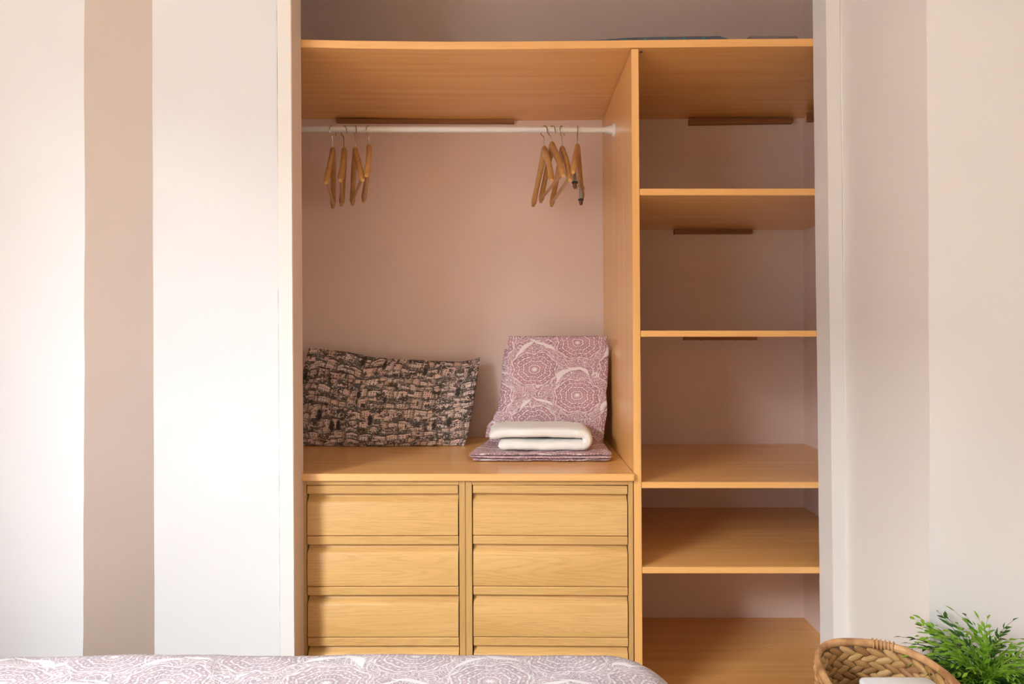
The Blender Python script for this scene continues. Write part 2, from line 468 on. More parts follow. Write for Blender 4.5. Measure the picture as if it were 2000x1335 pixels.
# front walls
strip('wall_left_plaster', (pl[0]-.001, pl[1]-.001), (eL[0]-.0024, eL[1]-.0024), YF, YF+.09, 0, RZ1, M['wall'], 'white plaster wall between the left pier and the closet casing')
def tint_return(o, sign, c, name):   # the return face of a pier gets a second, beige material
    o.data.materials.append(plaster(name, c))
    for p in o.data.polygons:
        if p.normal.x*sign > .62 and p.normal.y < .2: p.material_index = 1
def pier_left():                       # the return towards the closet is splayed
    b = bmesh.new(); n = 60; rows = []
    for i in range(n+1):
        z = RZ1*i/n
        a = lerp_lean(pLx, z)+.0035*noise.noise(Vector((3, z*2.3, 0)))+.002*noise.noise(Vector((3, z*9, 4)))
        q = lerp_lean(pl, z)+.001*noise.noise(Vector((13, z*5, 0)))
        rows.append([b.verts.new(p) for p in ((RX0, YPL, z), (a, YPL, z), (q, YF-.0004, z), (q, YF+.05, z), (RX0, YF+.05, z))])
    for A, Bq in zip(rows, rows[1:]):
        for k in range(5): b.faces.new((A[k], A[(k+1)%5], Bq[(k+1)%5], Bq[k]))
    b.faces.new(rows[0][::-1]); b.faces.new(rows[-1])
    es = [e for e in b.edges if abs(e.verts[0].co.z-e.verts[1].co.z) > .01 and e.verts[0].co.y < YPL+.001 and e.verts[0].co.x > RX0+.1]
    bmesh.ops.bevel(b, geom=es, offset=.002, segments=3, affect='EDGES')
    o = struct('wall_left_pier', b, M['wall'], 'white plastered pier left of the closet with a beige splayed side')
    tint_return(o, 1, (.735, .640, .575), 'beige_return_face'); return o
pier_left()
def pier_right():
    b = bmesh.new(); n = 60; rows = []
    for i in range(n+1):
        z = RZ1*i/n
        a = lerp_lean(pRx, z)+.0035*noise.noise(Vector((5, z*2.3, 0)))+.002*noise.noise(Vector((5, z*9, 4)))
        r = lerp_lean((eR[0]+.0004, eR[1]+.0004), z)
        rows.append([b.verts.new(p) for p in ((a, 1.52, z), (RX1, 1.52, z), (RX1, YF+.06, z), (r, YF+.06, z))])
    for A, Bq in zip(rows, rows[1:]):
        for k in range(4): b.faces.new((A[k], A[(k+1)%4], Bq[(k+1)%4], Bq[k]))
    b.faces.new(rows[0][::-1]); b.faces.new(rows[-1])
    es = [e for e in b.edges if abs(e.verts[0].co.z-e.verts[1].co.z) > .01 and e.verts[0].co.y < 1.53 and e.verts[0].co.x < 1.5]
    bmesh.ops.bevel(b, geom=es, offset=.002, segments=3, affect='EDGES')
    o = struct('wall_right_pier', b, M['wall'], 'white plastered pier right of the closet with a pale beige side')
    tint_return(o, -1, (.82, .765, .715), 'pale_beige_return_face'); return o
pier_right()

# casings (with a rounded nose), header, filler bead
strip('trim_1', eL, jL, YF-.006, YF+.079, 0, ZH, M['gloss_white'], 'white painted casing strip on the left of the closet opening', .003, 50, (.0006, .0012), 21)
strip('trim_4', (jL[0]+.0002, jL[1]+.0002), (jL[0]+.0016, jL[1]+.0016), YF-.004, YF+.079, 0, ZH, plaster('beige_reveal_strip', (.80, .62, .49), .1), 'thin beige strip on the inner edge of the left casing')  # thin beige strip laid over the casing's inner edge
strip('trim_2', jR, eR, YF-.006, YF+.079, 0, ZH, M['gloss_white'], 'white painted casing strip on the right of the closet opening', .003, 50, (.0012, .0006), 31)
b = bmesh.new(); box(b, -.78, 1.06, YF-.002, YF+.079, ZH, RZ1); struct('wall_header', b, M['wall'], 'wall above the closet opening')
b = bmesh.new(); n = 110
tube(b, [(lerp_lean(eL, ZH*i/n)-.0014+.0010*noise.noise(Vector((8, i*.4, 0))), YF-.0004, .02+(ZH-.02)*i/n) for i in range(n+1)], [.0011+.0008*noise.noise(Vector((i*.5, 9, 0))) for i in range(n+1)], 5)
struct('trim_5', b, plain('dark_crack_filler', (.20, .13, .09), .9, nz=50), 'thin dark crack between the left casing and the plaster')
b = bmesh.new(); n = 80
tube(b, [(lerp_lean(eR, ZH*i/n)+.001+.0008*noise.noise(Vector((2, i*.2, 0))), YF-.0082, .02+(ZH-.02)*i/n) for i in range(n+1)], [.0016+.0008*noise.noise(Vector((i*.37, 3, 0))) for i in range(n+1)], 6)
struct('trim_3', b, plain('caulk_white', (.84, .82, .79), .35, nz=50), 'thin white caulk bead along the right casing')
# side and rear walls (behind the camera); right-hand window added for fill
b = bmesh.new()
box(b, RX0-.2, RX0, RY0, WY0, 0, RZ1); box(b, RX0-.2, RX0, WY1, 1.66, 0, RZ1)
box(b, RX0-.2, RX0, WY0, WY1, 0, WZ0); box(b, RX0-.2, RX0, WY0, WY1, WZ1, RZ1)
struct('wall_left', b, M['wall'], 'left wall with the tall window', smooth=False)
b = bmesh.new()
box(b, RX1, RX1+.1, RY0, BX0, 0, RZ1); box(b, RX1, RX1+.1, BX1, 1.98, 0, RZ1)
box(b, RX1, RX1+.1, BX0, BX1, 0, BZ0); box(b, RX1, RX1+.1, BX0, BX1, BZ1, RZ1)
struct('wall_right', b, M['tan'], 'right wall of the room with a small added window', smooth=False)
b = bmesh.new(); box(b, RX0, RX1, RY0-.2, RY0, 0, RZ1)
struct('wall_rear', b, M['brown_wall'], 'rear wall behind the camera', smooth=False)
def window(name, horizontal_axis, a0, a1, z0, z1, d):
    b = bmesh.new(); f = .045
    def bx(p0, p1, q0, q1):
        if horizontal_axis == 'y': box(b, d-.02, d+.02, p0, p1, q0, q1)
        else: box(b, p0, p1, d-.02, d+.02, q0, q1)
    bx(a0, a0+f, z0, z1); bx(a1-f, a1, z0, z1); bx(a0+f, a1-f, z0, z0+f); bx(a0+f, a1-f, z1-f, z1)
    struct(name, b, M['gloss_white'], 'unseen white window frame')
window('window_1', 'y', WY0, WY1, WZ0, WZ1, RX0-.05)
window('added_window_2', 'y', BX0, BX1, BZ0, BZ1, RX1+.04)  # made-up window, only there to frame the fill lamp

# ---------------------------------------------------------------- closet boards
def board(name, bm, mat, label, cat, group=None):
    o = obj(name, bm, mat, sharp=30); return tag(o, label, cat, group)
# long top shelf, bowed a little
b = bmesh.new(); n = 48; rows = []
TP = [(560, 76.3), (700, 79.3), (860, 81), (1050, 80.3), (1250, 78), (1450, 75.8), (1760, 74)]
for i in range(n+1):
    x = XL+(XR-XL)*i/n; z = zz(smooth_interp(VX+x/YD*F, TP) if False else interp(VX+x/YD*F, TP), YD)
    t = .0228
    rows.append([b.verts.new(p) for p in ((x, YD, z-t+.001), (x, YD+.001, z-t), (x, YB, z-t), (x, YB, z), (x, YD+.001, z), (x, YD, z-.001))])
for A, Bq in zip(rows, rows[1:]):
    for k in range(6): b.faces.new((A[k], A[(k+1)%6], Bq[(k+1)%6], Bq[k]))
b.faces.new(rows[0][::-1]); b.faces.new(rows[-1])
board('shelf', b, M['beech_x'], 'long slightly bowed beech shelf across the top of the closet', 'shelf')
dL = lean(1232.5, 1240, YD); dR = lean(1246.5, 1255.5, YD)
b = bmesh.new(); z0, z1 = .128, 2.0775
lbox(b, (lerp_lean(dL, z0), lerp_lean(dR, z0)), (lerp_lean(dL, z1), lerp_lean(dR, z1)), YD, YB, z0, z1, .0012)
board('divider_panel', b, M['beech_z'], 'tall upright beech panel dividing hanging space from side shelves', 'panel')
for tpx, bpx, lab in ((368, 381, 'second beech shelf from the top, in the right bay above eye level'),
                      (645.3, 657.3, 'beech shelf seen edge-on at eye level in the right bay'),
                      (941, 953, 'beech shelf in the right bay level with the drawer chest top'),
                      (1107, 1119.5, 'lowest raised beech shelf, beside the third row of drawers')):
    zt_, zb_ = zz(tpx, YD), zz(bpx, YD)
    b = bmesh.new(); box(b, lerp_lean(dR, zb_)+.0006, XR, YD+.0005, YB, zb_, zt_, .0012)
    board('shelf', b, M['beech_x'], lab, 'shelf', 'shelves of the right bay')
b = bmesh.new(); box(b, XL, XR, YD-.0, YB, .106, .1275, .0012)
board('bottom_board', b, M['beech_x'], 'beech bottom board of the closet under all the shelves', 'shelf')
b = bmesh.new(); box(b, XL, XR, YD+.02, YD+.04, 0, .106); board('plinth', b, M['beech_x'], 'beech plinth under the closet bottom board', 'plinth')
# worktop over the drawers
ZC1 = zz(925, 1.985); ZC0 = zz(939, 1.985)
b = bmesh.new(); box(b, XL, lerp_lean(dL, ZC0)-.0006, 1.985, YB, ZC0, ZC1, .0015)
board('worktop', b, M['beech_x'], 'glossy beech top lying over the two drawer chests', 'worktop')
# battens on the walls
def batten(x0, x1, z0, z1, y0, y1, lab, tilt=0, seed=0, axis=0):
    b = bmesh.new(); n = 30; rows = []
    for i in range(n+1):
        f = i/n; q = noise.noise(Vector((i*.35, seed, 0)))*.0022; q2 = noise.noise(Vector((i*.5, seed+4, 0)))*.0018
        if axis == 0:
            x = x0+(x1-x0)*f; dz = tilt*(f-.5)
            P = [(x, y0+q, z0+dz+q2), (x, y1, z0+dz), (x, y1, z1+dz*0), (x, y0+q, z1+q*.3)]
        else:
            y = y0+(y1-y0)*f
            P = [(x0+q, y, z0+q2), (x1, y, z0), (x1, y, z1), (x0+q, y, z1)]
        rows.append([b.verts.new(p) for p in P])
    for A, Bq in zip(rows, rows[1:]):
        for k in range(4): b.faces.new((A[k], A[(k+1)%4], Bq[(k+1)%4], Bq[k]))
    b.faces.new(rows[0][::-1]); b.faces.new(rows[-1])
    tag(obj('wall_batten', b, M['rough_wood'], sharp=30), lab, 'batten', 'rough battens holding the shelves')
D1 = 2.655
batten(xx(656, D1), xx(1004, D1), zz(238.5, D1), 2.0765, D1, YB, 'long rough brown batten on the back wall above the clothes rail', -.003, 1)
batten(xx(1347, D1), xx(1550, D1), zz(240.5, D1), 2.0795, D1, YB, 'rough batten under the top shelf in the right bay', .006, 2)
batten(xx(1318, D1), xx(1470, D1), zz(456, D1), zz(381, YD)-.0005, D1, YB, 'rough batten under the second shelf of the right bay', .0, 3)
batten(xx(1337, D1), xx(1479, D1), zz(664, D1), zz(657.3, YD)-.0005, D1, YB, 'rough batten under the eye-level shelf of the right bay', .0, 4)
batten(XR-.024, XR, 2.0795-.034, 2.0795, 2.36, 2.60, 'short rough batten on the right side wall under the top shelf', 0, 5, 1)
# little black peg under the top shelf next to the divider
b = bmesh.new(); p = at(1252, 99, YD+.03)
tube(b, [(p.x-.004, p.y, p.z), (p.x+.004, p.y, p.z+.000)], .006, 12); tube(b, [(p.x, p.y, p.z), (p.x, p.y, 2.0795)], .003, 8)
tag(obj('shelf_peg', b, M['black']), 'tiny dark peg under the top shelf beside the divider', 'peg')

# ---------------------------------------------------------------- drawer chests
def drawer_profile():
    pts = [(.0025, 0), (0, -.0022), (0, -.0225), (.0012, -.0238), (.0165, -.0252), (.0180, -.0285), (.0172, -.0330)]
    for k in range(1, 9):
        t = k/8; pts.append((.0172-.0160*(t*t*(3-2*t)), -.0330-.0195*t))
    pts += [(.0, -.0545), (0, -.1448), (.0022, -.1468)]
    return pts
def extrude_profile(bm, pts, x0, x1, y, z, back, dx=0):
    loop = [(y+a, z+c) for a, c in pts]+[(y+back, z+pts[-1][1]), (y+back, z)]
    A = [bm.verts.new((x0+dx, p, q)) for p, q in loop]; B_ = [bm.verts.new((x1+dx, p, q)) for p, q in loop]
    n = len(loop)
    for k in range(n): bm.faces.new((A[k], A[(k+1)%n], B_[(k+1)%n], B_[k]))
    bm.faces.new(A[::-1]); bm.faces.new(B_)
def chest(x0, x1, dx0, dx1, lab, skew):
    t = empty('drawer_chest', ((x0+x1)/2, YD+.2, .1277)); tag(t, lab, 'chest of drawers', 'twin drawer chests')
    ox, oy, oz = t.location; ztop = ZC0-.0006; zbot = .1277
    def part(nm, f, mat):
        bb = bmesh.new(); f(bb)
        for v in bb.verts: v.co -= Vector((ox, oy, oz))
        return obj(nm, bb, mat, t, sharp=32)
    k = (jL[1]-jL[0])/RZ1*0.9                   # the chest follows the lean of the closet
    sh = lambda z: (z-.8)*-.0048
    def st(xa, xb):
        def f(bb): lbox(bb, (xa+sh(zbot), xb+sh(zbot)), (xa+sh(ztop), xb+sh(ztop)), YD, YD+.02, zbot, ztop, .0008)
        return f
    part('stile', st(x0, dx0-.0022), M['oak_z']); part('stile', st(dx1+.0022, x1), M['oak_z'])
    part('top_rail', lambda bb: box(bb, dx0-.0018, dx1+.0018, YD, YD+.02, zz(946.3, YD), ztop, .0005), M['oak_x'])
    part('side_panel', lambda bb: box(bb, x0+.001, x0+.014, YD+.0205, YB-.06, zbot, ztop), M['oak_z'])
    part('side_panel', lambda bb: box(bb, x1-.014, x1-.001, YD+.0205, YB-.06, zbot, ztop), M['oak_z'])
    part('carcass_back', lambda bb: box(bb, x0+.0145, x1-.0145, YB-.07, YB-.06, zbot, ztop), M['filler'])
    zt0 = zz(947.6, YD)
    for i in range(4):
        z = zt0-i*.1485; fs = sh(z-.07)
        def f(bb):
            pr = drawer_profile()
            if i == 3: zmax = zbot+.148+.002
            extrude_profile(bb, pr, dx0+.001, dx1-.001, YD-.0015, z, .019, fs)
            for v in bb.verts:                   # hung a touch out of level
                v.co.z += (v.co.x-(dx0+dx1)/2)*skew
        d = part('drawer', f, M['oak_x'])
        bb = bmesh.new()
        X0, X1 = dx0+.012+fs, dx1-.012+fs; Y0, Y1 = YD+.0180, YB-.09; Z0, Z1 = z-.135, z-.02
        box(bb, X0, X0+.012, Y0, Y1, Z0, Z1); box(bb, X1-.012, X1, Y0, Y1, Z0, Z1); box(bb, X0+.012, X1-.012, Y1-.012, Y1, Z0, Z1); box(bb, X0+.012, X1-.012, Y0, Y1-.012, Z0, Z0+.006)
        for v in bb.verts: v.co -= Vector((ox, oy, oz))+d.location
        obj('drawer_tray', bb, M['filler'], d, smooth=False)
    part('bottom_rail', lambda bb: box(bb, dx0-.0018, dx1+.0018, YD, YD+.02, zbot, zt0-3*.1485-.1485, .0005) if zt0-4*.1485 > zbot+.004 else box(bb, dx0, dx1, YD+.002, YD+.018, zbot, zbot+.004), M['oak_x'])
chest(-.648, xx(908.2, YD), xx(599.5, YD), xx(895.0, YD), 'left oak drawer chest, standing beside the left jamb', .001)
chest(xx(908.8, YD), xx(1236.3, YD), xx(923, YD), xx(1225.5, YD), 'right oak drawer chest, standing against the dividing panel', -.006)

# ---------------------------------------------------------------- rail and hangers
ROD_Y = 2.345; ROD_Z = zz(253, ROD_Y); ROD_R = .0103
t = empty('clothes_rail', (-.2, ROD_Y, ROD_Z)); tag(t, 'white metal clothes rail spanning the hanging space', 'rail')
xr = lerp_lean(dL, ROD_Z)-.0004
b = bmesh.new(); tube(b, [(XL+.2+.004, 0, .002), (xr+.2-.006, 0, -.001)], ROD_R, 24); obj('rod', b, M['rod'], t)
for s, x in ((1, xr+.2), (-1, XL+.2)):
    b = bmesh.new(); zq = -.001 if s > 0 else .002
    prof = [(-.030, .0125), (-.024, .0128), (-.018, .0150), (-.010, .0160), (-.008, .0205), (0, .0225)]
    tube(b, [(x+s*a, 0, zq) for a, r in prof], [r for a, r in prof], 20)
    obj('end_socket', b, M['rod'], t)

def hanger_proto(curve, drop, kind):
    """local: origin = top of the wooden neck, arms along y (near arm = -y)"""
    t = empty('coat_hanger', (0, 0, 0))
    b = bmesh.new(); pts = []; rad = []; n = 26
    for i in range(n+1):
        s = -1+2*i/n; a = abs(s)
        y = .215*s; z = -.022-drop*(.16*a+.84*a**1.45) + .010*math.exp(-(a/.13)**2)
        x = curve*a*a
        pts.append((x, y, z))
        hw = .0100-.0020*a+.0035*max(0, (a-.72)/.28); hh = .0190-.0085*a
        e = max(0, (a-.90)/.10); f_ = math.sqrt(max(.25, 1-e*e)); hw *= f_; hh *= f_
        rad.append((hw, hh))
    # arm cross-sections stay vertical
    rings = []
    for (x, y, z), (hw, hh) in zip(pts, rad):
        rings.append([b.verts.new((x+hw*math.copysign(abs(math.cos(q))**.8, math.cos(q)), y, z+hh*math.copysign(abs(math.sin(q))**.8, math.sin(q)))) for q in [2*PI*k/14 for k in range(14)]])
    for A, Bq in zip(rings, rings[1:]):
        for k in range(14): b.faces.new((A[k], A[(k+1)%14], Bq[(k+1)%14], Bq[k]))
    b.faces.new(rings[0][::-1]); b.faces.new(rings[-1])
    obj('shoulder', b, M['hanger_wood'], t)
    if kind == 'bar':
        ym = .193; zb = -.022-drop*(.16*.9+.84*.9**1.45)-.008
        b = bmesh.new(); tube(b, [(curve*.8, -ym, zb), (curve*.8, ym, zb)], .0052, 10); obj('trouser_bar', b, M['hanger_wood'], t)
    # wire hook
    H = ROD_Z+ROD_R+.0016; b = bmesh.new()
    return t
def hook(t, top_z, r=.0168, a=0, flip=1):
    """wire hook from the neck over the rail; t is the hanger's empty, top_z the height of its neck"""
    b = bmesh.new(); zc = (ROD_Z+ROD_R+.0017)-r-top_z
    pts = [(0, 0, -.012), (0, 0, .006), (0, .0, zc-r*1.5), (0, flip*r*.15, zc-r*1.15)]
    for k in range(15):
        q = -PI*.42+k/14*PI*1.28
        pts.append((0, flip*math.cos(q)*r, zc+math.sin(q)*r))
    pts += [(0, -flip*r*1.12, zc-r*.55)]
    tube(b, pts, .00155, 7)
    q = Vector(pts[-1]); tube(b, [q+Vector((0, 0, .002)), q+Vector((0, 0, .0005)), q-Vector((0, 0, .002))], [.001, .0026, .001], 8)
    o = obj('hook', b, M['steel'], t); return o
HG = [ # px, top px, near, far
 (650, 291, 637, 650, .140, 'bar', 'wooden hanger at the far left of the rail, hanging lowest', -1),
 (672, 291, 665, 667, .132, 'bar', 'wooden hanger second from the left, next to the leftmost one', 1),
 (694, 291, 709, 688, .130, 'bar', 'dark wooden hanger third from the left, opened to the right', 1),
 (721, 285, 716, 710, .128, 'bar', 'reddish wooden hanger on the right of the left-hand four', -1),
 (1063, 288, 1077, 1041, .138, 'none', 'barless wooden hanger on the left of the right-hand four', 1),
 (1078, 280, 1100, 1056, .138, 'bar', 'wooden hanger hung highest, crossing its neighbour in the right-hand four', 1),
 (1098, 288, 1113, 1077, .138, 'bar', 'pale wooden hanger with trouser bar, left of the one with clips', -1),
 (1128, 284, 1119, 1137, .120, 'clip', 'wooden hanger with two metal clips, nearest the divider', 1)]
for (px, ty, pn, pf, drop, kind, lab, fl) in HG:
    X_ = xx(px, ROD_Y); zt_ = zz(ty, ROD_Y)
    xn = xx(pn, ROD_Y-.215); xf = xx(pf, ROD_Y+.215)
    ang = math.atan2(xn-xf, .43); off = (xn+xf)/2-X_
    t = hanger_proto(off, drop, kind)
    t.location = (X_, ROD_Y, zt_+.0); t.rotation_euler = (0, 0, ang)
    tag(t, lab, 'hanger', 'wooden hangers on the rail')
    h = hook(t, zt_, flip=1 if fl > 0 else -1)
    h.rotation_euler = (0, 0, {1: .55, -1: -.6}[fl] if px not in (694, 1128) else .1)
    if kind == 'clip':
        m = bmesh.new(); zb = -.125
        tube(m, [(off, -.16, zb), (off, .17, zb)], .002, 8)
        for sy in (-.12, .13): tube(m, [(off*.6, sy, -.022-drop*.42), (off, sy, zb)], .0013, 6)
        obj('clip_bar', m, M['steel'], t)
        for sy in (-.135, .155):
            c = empty('clip', (off, sy, zb)); c.parent = t
            m = bmesh.new()
            hexa(m, [(-.0065, -.010, -.028), (.0065, -.010, -.028), (.006, .002, -.030), (-.006, .002, -.030), (-.0035, -.014, .010), (.0035, -.014, .010), (.0035, .010, .012), (-.0035, .010, .012)], .002)
            obj('jaw', m, M['dark_steel'], c)
            m = bmesh.new(); box(m, -.0095, .0095, -.012, .005, -.036, -.029, .0015); obj('rubber_pad', m, M['black'], c)
            m = bmesh.new(); tube(m, [(0, -.004, -.036), (0, -.004, -.046), (0, -.004, -.052)], [.007, .007, .004], 10); obj('pad_tip', m, M['brown_tip'], c)
            m = bmesh.new(); tube(m, [(-.014, -.010, .004), (-.010, -.020, .016), (.010, -.020, .016), (.014, -.010, .004)], .0013, 6); obj('spring', m, M['steel'], c)

# ---------------------------------------------------------------- soft things
def fbm(x, y, z, o=3):
    v = 0; a = 1
    for i in range(o): v += a*noise.noise(Vector((x, y, z))); x *= 2.1; y *= 2.1; z *= 2.1; a *= .5
    return v
def grid_uv(bm, uvl, V, nu, nv, uvs, flip=False, wrap=False):
    for i in range(nu):
        for j in range(nv):
            q = [(i, j), (i+1, j), (i+1, j+1), (i, j+1)]
            if flip: q = q[::-1]
            try: f = bm.faces.new([V[a][c] for a, c in q])
            except ValueError: continue
            for l, (a, c) in zip(f.loops, q): l[uvl].uv = uvs(a, c)
# townscape cushion: four traced seam edges, puffed front and back
def cushion():
    bm = bmesh.new(); uvl = bm.loops.layers.uv.new('UVMap'); NU, NV = 150, 84
    Db, Dt = 2.475, 2.600
    bot = [(565, 874), (640, 877), (740, 875), (830, 873), (906, 870)]
    top = [(603, 679), (625, 681), (680, 687), (728, 697), (780, 701), (850, 704), (900, 706), (922, 702), (939, 697)]
    lef = lambda t: 578+25*t-8*math.sin(PI*t)
    rig = lambda t: interp(t, [(0, 906), (.12, 914), (.45, 924), (.8, 933), (1, 938)])
    def pt(s, t):
        xl, xr_ = lef(t), rig(t); px = xl+(xr_-xl)*s
        pt_ = smooth_interp(px, top) if False else interp(px, top); pb_ = interp(px, bot)
        py = pb_+(pt_-pb_)*t
        D = Db+(Dt-Db)*t
        return px, py, D
    F_, Bk = [], []
    for i in range(NU+1):
        rf, rb = [], []
        for j in range(NV+1):
            s, t = i/NU, j/NV
            px, py, D = pt(s, t)
            e = (max(0, 1-abs(2*s-1)**3.2)**.6)*(max(0, 1-abs(2*t-1)**2.8)**.62)
            wr = .010*fbm(s*5, t*3.4, 1.7)*e+.0045*math.sin(s*40+fbm(s*3, t*3, 5)*5)*max(0, (abs(2*t-1)-.75)*4)*e**.3
            thk = .062*e*(.85+.15*math.sin(PI*s))
            d = D-thk+wr
            p = at(px, py, D); q = Vector((p.x, D-thk+wr, p.z))
            rf.append(bm.verts.new(q))
            if i in (0, NU) or j in (0, NV): rb.append(rf[-1])
            else: rb.append(bm.verts.new(Vector((p.x, min(D+thk*.75, YB-.002), p.z))))
        F_.append(rf); Bk.append(rb)
    uvf = lambda a, c: (a/NU*.62, c/NV*.36)
    grid_uv(bm, uvl, F_, NU, NV, uvf); grid_uv(bm, uvl, Bk, NU, NV, uvf, True)
    zmin = min(v.co.z for v in bm.verts)
    # the lower belly sits flat on the worktop
    for v in bm.verts: v.co.z = max(v.co.z, ZC1+.0008)
    o = obj('cushion', bm, M['town'], keep=True, sharp=80)
    tag(o, 'rectangular cushion printed with a black ink hillside town, lying on the worktop', 'cushion')
cushion()

def soft_slab(name, mat, path_fn, NS, NT, uvf, seed=0, label=None, cat=None, sharp=60, parent=None):
    """closed tube of section points: path_fn(i) -> list of section points; capped"""
    bm = bmesh.new(); uvl = bm.loops.layers.uv.new('UVMap'); R = []
    for i in range(NS+1): R.append([bm.verts.new(p) for p in path_fn(i/NS)])
    n = len(R[0])
    for i in range(NS):
        for k in range(n):
            k2 = (k+1) % n
            f = bm.faces.new((R[i][k], R[i][k2], R[i+1][k2], R[i+1][k]))
            for l in f.loops: l[uvl].uv = uvf(l.vert.co)
    for ring, rev in ((R[0], True), (R[-1], False)):
        c = bm.verts.new(sum((v.co for v in ring), Vector())/n)
        for k in range(n):
            q = (ring[k], ring[(k+1) % n], c)
            f = bm.faces.new(q[::-1] if rev else q)
            for l in f.loops: l[uvl].uv = (l.vert.co.x+l.vert.co.y, l.vert.co.z+l.vert.co.y)
    o = obj(name, bm, mat, parent, sharp=sharp)
    if label: tag(o, label, cat)
    return o
# flat folded bed linen: a stack of soft layers, each a closed flattened tube running left-right
def flat_linen():
    t = empty('folded_duvet_cover', (xx(1053, 2.28), 2.32, ZC1+.0006))
    tag(t, 'mauve paisley duvet cover folded flat on the worktop under a towel', 'bed linen')
    O = t.location
    L = [ # left px, right px, z0, z1, y front, seed
        (921, 1194, .000, .0095, 2.168, 1), (909, 1197, .0088, .0185, 2.162, 2), (914, 1196, .0177, .0268, 2.172, 3)]
    for (l, r, z0, z1, yf, sd) in L:
        xa, xb = xx(l, yf), xx(r, yf); yb = 2.50; NT = 64
        def path(s, xa=xa, xb=xb, z0=z0, z1=z1, yf=yf, sd=sd):
            x = xa+(xb-xa)*s
            endr = min(1, min(s, 1-s)/.035); endr = math.sqrt(max(0, 1-(1-endr)**2))*.80+.20
            hh = (z1-z0)/2*endr; zc = (z0+z1)/2
            yff = yf+.006*fbm(x*9, sd, 0)+.0035*math.sin(x*55+sd*2)*(.5+.5*s)+(1-endr)*.02
            if sd == 2 and s < .2: yff += .02*(1-s/.2)
            P = []
            for k in range(NT):
                q = 2*PI*k/NT
                cy, cz = math.cos(q), math.sin(q)
                y = (yff+yb)/2-(yb-yff)/2*math.copysign(abs(cy)**.42, cy)
                z = zc+hh*math.copysign(abs(cz)**.62, cz)
                xq = x
                if cz > 0 and sd == 3: z += .0035*fbm(x*16, y*16, sd)+.002*fbm(x*50, y*12, sd)
                z += .0016*fbm(x*22, y*5, sd+3)*endr
                skew = (y-yf)*(.20 if sd > 1 else .12)*(1-s)
                P.append(Vector((xq+skew, y, max(z, .0))))
            return P
        soft_slab('fabric_layer', M['paisley'], path, 110, NT, lambda p, sd=sd: (p.x+.037*sd, p.y*1.0+p.z*1.4+.05*sd), parent=t, sharp=70)
        for o in t.children: pass
        o = t.children[-1]; 
    for o in t.children:
        o.location = Vector((o.location.x-O.x, o.location.y-O.y, o.location.z))
flat_linen()
# the upright folded linen leaning against the back wall
def leaning_linen():
    NT = 56; z_b, z_t = ZC1+.0265, zz(656, 2.45)
    Lp = [(0, 955), (.10, 958), (.22, 972), (.34, 982), (.5, 986), (.7, 988), (.86, 990), (1, 994)]
    Rp = [(0, 1180), (.12, 1182), (.3, 1187), (.45, 1185), (.6, 1189), (.85, 1190), (1, 1188)]
    t0 = empty('leaning_linen', (xx(1085, 2.45), 2.47, z_b+.0))
    tag(t0, 'mauve paisley linen folded upright and leaning on the closet back wall', 'bed linen'); O = t0.location
    def sheet(nm, shiftl, shiftr, y_off, thick, topcut, sd):
        def path(s):
            z = z_b+(z_t-topcut-z_b)*s
            y = 2.410+(2.458-2.410)*(s**.9)+y_off
            y += .010*math.sin(PI*min(1, s*1.6))*(-1)
            yy = y
            xa = xx(smooth_interp(s, Lp), 2.45-.04*(1-s))+shiftl*(1-.0*s)+.0015*fbm(s*12, sd, 1); xb = min(xx(smooth_interp(s, Rp), 2.45-.04*(1-s)), .3330)+shiftr+.002*fbm(s*11, sd, 7)
            endr = min(1, min(s+.03, 1-s)/.05); endr = math.sqrt(max(0, 1-(1-endr)**2))*.85+.15
            P = []
            for k in range(NT):
                q = 2*PI*k/NT; cx, cy = -math.cos(q), -math.sin(q)
                x = (xa+xb)/2+(xb-xa)/2*math.copysign(abs(cx)**.30, cx)
                h = thick/2*endr
                yq = yy+h*math.copysign(abs(cy)**.7, cy)
                if cy < 0: yq += .004*fbm(x*11, z*9, sd)+.0022*fbm(x*40, z*20, sd)+.006*math.exp(-((x-xb+.02)/.012)**2)*(1 if s < .6 else 0)*0
                P.append(Vector((x, min(yq, YB-.002), z)))
            return P
        soft_slab(nm, M['paisley'], path, 120, NT, lambda p: (p.x-xx(1043, 2.45)+.155*0+.004*math.sin(p.z*20), (p.z-zz(719, 2.45))*1.02+(p.y-2.42)*.12), parent=t0, sharp=70)
    sheet('fabric_layer', 0, -.002, 0, .022, 0, 1)
    sheet('fabric_layer', .004, .000, .045, .066, .010, 2)
    sheet('fabric_layer', -.0180, -.006, .110, .062, .050, 3)
    for o in t0.children: o.location = o.location-O
leaning_linen()
